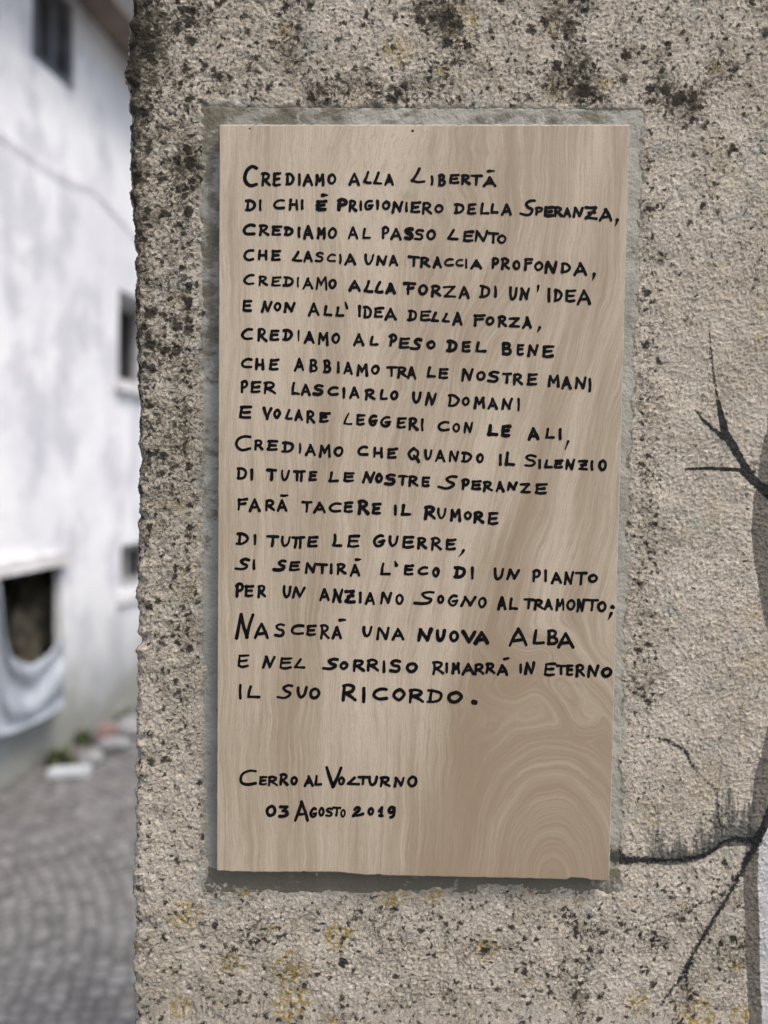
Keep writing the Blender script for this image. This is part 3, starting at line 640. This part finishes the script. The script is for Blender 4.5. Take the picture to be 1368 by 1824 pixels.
def write():
    r = np.random.default_rng(11)
    for li, chunks in enumerate(LINES):
        V, T = [], []; ns = 0
        for (ox, oy), txt in chunks:
            for item in txt.split(','):
                p = item.split(); ch = p[0]; l, t, rr, b = map(float, p[1:5]); pw = float(p[5]) if len(p) > 5 else 20.
                h = pw*.5*(1.10 if pw < 22 else 1.05)
                x0, x1, y0, y1 = l+h*.9, rr-h*.9, t+h*.9, b-h*.9
                if x1-x0 < 2: x0 = x1 = (x0+x1)/2
                if ch in "'`": x0, x1 = l+h*.8, rr-h*.8
                for st in G[ch]:
                    sm = st[0] == 's'; pts = np.array(st[1:] if sm else st, float)
                    pts = pts + r.normal(0, .018, pts.shape)
                    q = np.stack([ox+(x0+(x1-x0)*pts[:, 0])/4., oy+(y0+(y1-y0)*pts[:, 1])/4.], 1)
                    if not sm and len(q) == 2:  # a hand never rules a straight line
                        mid = q.mean(0); dv = q[1]-q[0]
                        q = np.array([q[0], mid+np.array([-dv[1], dv[0]])*r.normal(0, .025), q[1]])
                    c = catmull(q, 8 if sm else 7)
                    n = len(c); s = np.linspace(0, 1, n)
                    half = np.full(n, h/4.)*(1+r.normal(0, .05)) * (1+.09*np.sin(s*r.uniform(2, 7)+r.uniform(0, 6)))
                    half *= (1-.16*s) if r.random() < .6 else (1-.16*(1-s))
                    if ch in "'": half *= 1.15*(1-.72*s)
                    if ch == '`': half *= 1.15*(1-.45*s[::-1])
                    if ch == '-': half *= 1-.45*s
                    stroke_mesh(V, T, c, half*(1.25 if ch == '-' else 1), YF-.0001-.00004*(ns % 6)); ns += 1
        me = mesh_np('handwriting', np.array(V), np.zeros((0, 4)), np.array(T)[:, ::-1])
        link('handwriting', me, M['ink'], plaque)
write()
for px, py, sz in ((735, 233, .0011), (445, 229, .0008)):   # two little black pits in the glaze near the top edge
    bm = bmesh.new(); p = on_y(px, py, YF-.0001)
    bmesh.ops.create_icosphere(bm, subdivisions=2, radius=sz, matrix=Matrix.Translation(p) @ Matrix.Diagonal((1, .12, .8, 1)))
    bm_obj('paint_speck', bm, M['ink'], plaque)

# ------------------------------------------------------------------ white house across the lane
def build_house():
    house = empty('white_house', tuple(fpt(0, 0)))
    tag(house, 'tall white plastered house with dark window openings, out of focus across the lane', 'house')
    z_eave = ftz(135, -4)[1]
    v = ray(207, 0); OV = float((CAM+v*((z_eave-CAM[2])/v[2])-F0)@FN)
    w1 = (ftz(57, 60)[0], ftz(131, 100)[0], ftz(131, 166)[1], z_eave-.05)
    w2l, w2t = ftz(212, 514); w2b = ftz(212, 678)[1]; w2 = (w2l, w2l+.55, w2b, w2t)
    w3l, w3t = ftz(213, 972); w3b = ftz(213, 1058)[1]; w3 = (w3l, w3l+.55, w3b, w3t)
    opr, opt = ftz(111, 1006); opb = ftz(111, 1200)[1]; op = (ftz(-150, 1000)[0], opr, opb, opt)
    T0, T1, ZT = -3.2, 4.2, z_eave
    holes = [w1, w2, w3, op]; deep = [.012, .13, .09, .05]
    ts = sorted({T0, T1, *[h[0] for h in holes], *[h[1] for h in holes], *np.linspace(T0, T1, 30)})
    zs = sorted({-.1, ZT, *[h[2] for h in holes], *[h[3] for h in holes], *np.linspace(-.1, ZT, 18)})
    bm = bmesh.new(); vc = {}
    def v(t, z, o):
        k = (round(t, 5), round(z, 5), o)
        if k not in vc:
            e = 0 if o else .012*float(perlin(np.array(t*1.3), np.array(z*1.3), 5))
            vc[k] = bm.verts.new(fpt(t, z, o+e))
        return vc[k]
    for a, b in zip(ts[:-1], ts[1:]):
        for c, d in zip(zs[:-1], zs[1:]):
            m, n = (a+b)/2, (c+d)/2
            if any(h[0] < m < h[1] and h[2] < n < h[3] for h in holes): continue
            bm.faces.new([v(a, c, 0), v(b, c, 0), v(b, d, 0), v(a, d, 0)])
    for (t0, t1, z0, z1), D in zip(holes, deep):   # reveals
        D = -D
        for (a, b) in (((t0, z0), (t1, z0)), ((t1, z0), (t1, z1)), ((t1, z1), (t0, z1)), ((t0, z1), (t0, z0))):
            bm.faces.new([v(*a, 0), v(*b, 0), v(*b, D), v(*a, D)])
    # side, back walls
    for P in ([(T0, -3.5), (T0, 0)], [(T1, 0), (T1, -3.5)], [(T1, -3.5), (T0, -3.5)]):
        bm.faces.new([bm.verts.new(fpt(P[0][0], -.1, P[0][1])), bm.verts.new(fpt(P[1][0], -.1, P[1][1])), bm.verts.new(fpt(P[1][0], ZT, P[1][1])), bm.verts.new(fpt(P[0][0], ZT, P[0][1]))])
    me = bpy.data.meshes.new('wall'); bm.to_mesh(me); bm.free()
    link('wall', me, M['plaster'], house)
    # windows
    for k, (t0, t1, z0, z1) in enumerate((w1, w2, w3)):
        D = deep[k]
        bm = bmesh.new(); f = .05
        for bx in ((t0, t0+f, z0, z1), (t1-f, t1, z0, z1), (t0+f, t1-f, z0, z0+f), (t0+f, t1-f, z1-f, z1)): fbox(bm, *bx, -D-.07, -D+.002)
        if k != 1: fbox(bm, (t0+t1)/2-.02, (t0+t1)/2+.02, z0+f, z1-f, -D-.06, -D)
        wo = bm_obj('window', bm, M['frame'] if k else M['glass'], house)
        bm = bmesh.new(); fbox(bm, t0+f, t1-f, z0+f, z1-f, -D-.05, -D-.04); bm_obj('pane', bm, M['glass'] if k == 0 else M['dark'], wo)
        if k == 0: continue
        bm = bmesh.new(); fbox(bm, t0-.06, t1+.06, z0-.06, z0-.003, -D-.1, .04); bm_obj('sill', bm, M['sill'], wo)
    # ground floor opening: dark room behind, lintel edge, rubble inside
    t0, t1, z0, z1 = op
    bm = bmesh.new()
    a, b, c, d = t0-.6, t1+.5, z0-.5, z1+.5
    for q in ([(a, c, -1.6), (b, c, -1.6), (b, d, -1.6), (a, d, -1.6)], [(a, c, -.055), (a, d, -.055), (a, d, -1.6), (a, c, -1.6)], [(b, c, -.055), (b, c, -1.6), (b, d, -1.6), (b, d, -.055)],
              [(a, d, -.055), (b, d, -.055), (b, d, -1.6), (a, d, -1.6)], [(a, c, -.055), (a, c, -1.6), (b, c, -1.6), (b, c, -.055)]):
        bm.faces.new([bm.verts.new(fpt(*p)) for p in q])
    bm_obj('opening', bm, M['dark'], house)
    bm = bmesh.new(); fbox(bm, t0-.1, t1+.02, z1+.004, z1+.075, -.03, .035); bm_obj('lintel', bm, M['sill'], house)
    # roof: boarded overhang, gutter, tiled slope
    zf = ZT
    bm = bmesh.new(); hexa(bm, [fpt(T0-.3, zf, -.1), fpt(T1+.3, zf, -.1), fpt(T1+.3, zf-.05, OV), fpt(T0-.3, zf-.05, OV),
                                fpt(T0-.3, zf+.06, -.1), fpt(T1+.3, zf+.06, -.1), fpt(T1+.3, zf+.01, OV), fpt(T0-.3, zf+.01, OV)])
    roof = bm_obj('roof', bm, M['eave'], house)
    bm = bmesh.new(); hexa(bm, [fpt(T0-.35, zf+.08, OV+.03), fpt(T1+.35, zf+.08, OV+.03), fpt(T1+.35, zf+1.2, -1.8), fpt(T0-.35, zf+1.2, -1.8),
                                fpt(T0-.35, zf+.13, OV+.03), fpt(T1+.35, zf+.13, OV+.03), fpt(T1+.35, zf+1.25, -1.8), fpt(T0-.35, zf+1.25, -1.8)])
    hexa(bm, [fpt(T0-.35, zf+.08, -3.9), fpt(T1+.35, zf+.08, -3.9), fpt(T1+.35, zf+1.2, -1.81), fpt(T0-.35, zf+1.2, -1.81),
              fpt(T0-.35, zf+.13, -3.9), fpt(T1+.35, zf+.13, -3.9), fpt(T1+.35, zf+1.25, -1.81), fpt(T0-.35, zf+1.25, -1.81)])
    bm_obj('roof_tiles', bm, M['rtile'], roof)
    bm = bmesh.new()
    c0, c1 = fpt(T0-.4, zf+.0, OV+.07), fpt(T1+.4, zf+.0, OV+.07); ax = (c1-c0).normalized(); e1 = Vector((0, 0, 1)); e2 = ax.cross(e1)
    r0 = [bm.verts.new(c0+.055*(math.cos(k*math.pi/7)*e2-math.sin(k*math.pi/7)*e1)) for k in range(8)]
    r1 = [bm.verts.new(c1+.055*(math.cos(k*math.pi/7)*e2-math.sin(k*math.pi/7)*e1)) for k in range(8)]
    for k in range(7): bm.faces.new([r0[k], r0[k+1], r1[k+1], r1[k]])
    bm_obj('gutter', bm, M['gutter'], roof, True)
    return op
op = build_house()

def tube(name, pts, r, mat, parent=None):
    cu = [Vector(p) for p in pts]; bm = bmesh.new(); rings = []
    for i, p in enumerate(cu):
        t = (cu[min(i+1, len(cu)-1)]-cu[max(i-1, 0)]).normalized(); a = t.cross(Vector((0, 0, 1))).normalized(); b = t.cross(a)
        rings.append([bm.verts.new(p+r*(math.cos(k*math.pi/4)*a+math.sin(k*math.pi/4)*b)) for k in range(8)])
    for A, B in zip(rings[:-1], rings[1:]):
        for k in range(8): bm.faces.new([A[k], A[(k+1) % 8], B[(k+1) % 8], B[k]])
    bm.faces.new(rings[0][::-1]); bm.faces.new(rings[-1])
    return bm_obj(name, bm, mat, parent, True)
cp = [(-260, 20), (-120, 130), (0, 237), (40, 268), (80, 297), (120, 318), (165, 334), (190, 365), (235, 415), (290, 470)]
tag(tube('cable', [on_facade(x, y, .012) for x, y in cp], .0038, M['cable']), 'thin grey cable sagging across the white house front below the upper window', 'cable')

# sheet hung over the bottom of the opening
def build_sheet():
    nx, ny = 60, 40; V = []
    for i in range(nx):
        px = -150+(113+150)*i/(nx-1)
        top = np.interp(px, [-150, -40, 0, 4, 10, 20, 38, 58, 85, 113], [1010, 1022, 1034, 1080, 1130, 1168, 1180, 1184, 1166, 1134])
        bot = np.interp(px, [-150, 0, 40, 75, 113], [1392, 1318, 1302, 1285, 1262])
        for j in range(ny):
            s = j/(ny-1); py = top+(bot-top)*s
            off = .06 + .010*math.sin(px/17.+2.4*s) + .006*math.sin(px/6.5-3*s) + .04*s + .020*math.sin(11*s+1.3*((px-52)/45.)**2) + (.035 if j in (ny-2, ny-3) else 0)
            V.append(on_facade(px, py, off))
    q = grid_quads(nx, ny)
    o = link('cloth_sheet', mesh_np('cloth_sheet', V, q), M['sheet'], None, True)
    md = o.modifiers.new('solid', 'SOLIDIFY'); md.thickness = .006
    tag(o, 'grey blue cloth sheet draped across the lower part of the dark ground floor opening', 'sheet')
build_sheet()

# ------------------------------------------------------------------ rubble, weeds
def rock(name, loc, size, mat, seed, parent=None, rot=0.0, sub=3, flat=False):
    r = np.random.default_rng(seed); bm = bmesh.new()
    if flat:
        bmesh.ops.create_cube(bm, size=2); bmesh.ops.bevel(bm, geom=bm.edges[:], offset=.12, segments=2, affect='EDGES')
        bmesh.ops.subdivide_edges(bm, edges=bm.edges[:], cuts=2, use_grid_fill=True)
    else: bmesh.ops.create_icosphere(bm, subdivisions=sub, radius=1)
    for v in bm.verts:
        c = np.array(v.co); k = 1+(.05 if flat else .22)*float(perlin(np.array(c[0]*1.7+seed), np.array(c[1]*1.7+c[2]*1.3), seed))
        v.co = Vector((c[0]*k*size[0], c[1]*k*size[1], c[2]*k*size[2]))
    bmesh.ops.rotate(bm, verts=bm.verts, matrix=Matrix.Rotation(rot, 3, 'Z')); bmesh.ops.translate(bm, verts=bm.verts, vec=loc)
    return bm_obj(name, bm, mat, parent, not flat)
def gp(px, py, z=0.0): return Vector(on_ground(px, py, z))
tag(rock('stone_slab', gp(124, 1374, .012), (.10, .05, .014), M['marble'], 3, rot=.25, flat=True), 'white flat stone slab lying on the cobbles at the foot of the house', 'slab')
tag(rock('brick_fragment', gp(190, 1306, .05), (.05, .05, .045), M['brick'], 5, rot=.4, flat=True), 'reddish brick fragment among rubble beside the house wall', 'brick')
tag(rock('rubble_stone', gp(163, 1352, .03), (.07, .06, .05), M['stone'], 8), 'pale rounded rubble stone between the white slab and the red brick', 'stone')
tag(rock('rubble_stone', gp(204, 1326, .03), (.09, .07, .04), M['stone'], 12), 'broad grey rubble stone just below the red brick', 'stone')
tag(rock('rubble_stone', gp(230, 1296, .05), (.08, .09, .07), M['stone'], 15), 'grey rubble stone farthest right beside the speckled wall edge', 'stone')
def weed(px, py, n, hgt, label, seed):
    r = np.random.default_rng(seed); base = gp(px, py); bm = bmesh.new()
    for i in range(n):
        a = r.uniform(0, 2*math.pi); d = r.uniform(0, hgt*.55); p = base+Vector((math.cos(a)*d, math.sin(a)*d, 0))
        a2 = r.uniform(0, 2*math.pi); lean = r.uniform(.15, .7)*hgt; H = hgt*r.uniform(.5, 1.1); wd = r.uniform(.006, .014)
        sx, sy = math.cos(a2), math.sin(a2)
        prev = None
        for k in range(5):
            s = k/4; q = p+Vector((sx*lean*s*s, sy*lean*s*s, H*s*(1-.25*s))); ww = wd*(1-s**2*.9)*(1.2 if k == 1 else 1)
            cur = (bm.verts.new(q+Vector((-sy*ww, sx*ww, 0))), bm.verts.new(q+Vector((sy*ww, -sx*ww, 0))))
            if prev: bm.faces.new([prev[0], prev[1], cur[1], cur[0]])
            prev = cur
    tag(bm_obj('weed', bm, M['leaf']), label, 'weed')
weed(108, 1362, 60, .13, 'dark green weed tuft growing behind the white slab', 21)
weed(150, 1325, 40, .10, 'small green weed tuft at the house foot, beyond the larger tuft', 22)
weed(222, 1290, 45, .12, 'olive weed tuft against the house foot near the red brick', 23)
# things standing in the dark room
def inside(px, py, dep):
    v = ray(px, py); p0 = F0+FN*(-dep); return Vector(CAM+v*(((p0-CAM)@FN)/(v@FN)))
tag(rock('rubble_pile', inside(50, 1140, .40), (.20, .24, .40), M['rubble'], 31, sub=4), 'khaki heap of old rubble inside the dark ground floor opening', 'rubble')
tag(rock('clay_pot', inside(43, 1042, .36), (.035, .035, .07), M['brick'], 33), 'small reddish pot standing on the rubble inside the dark opening', 'pot')
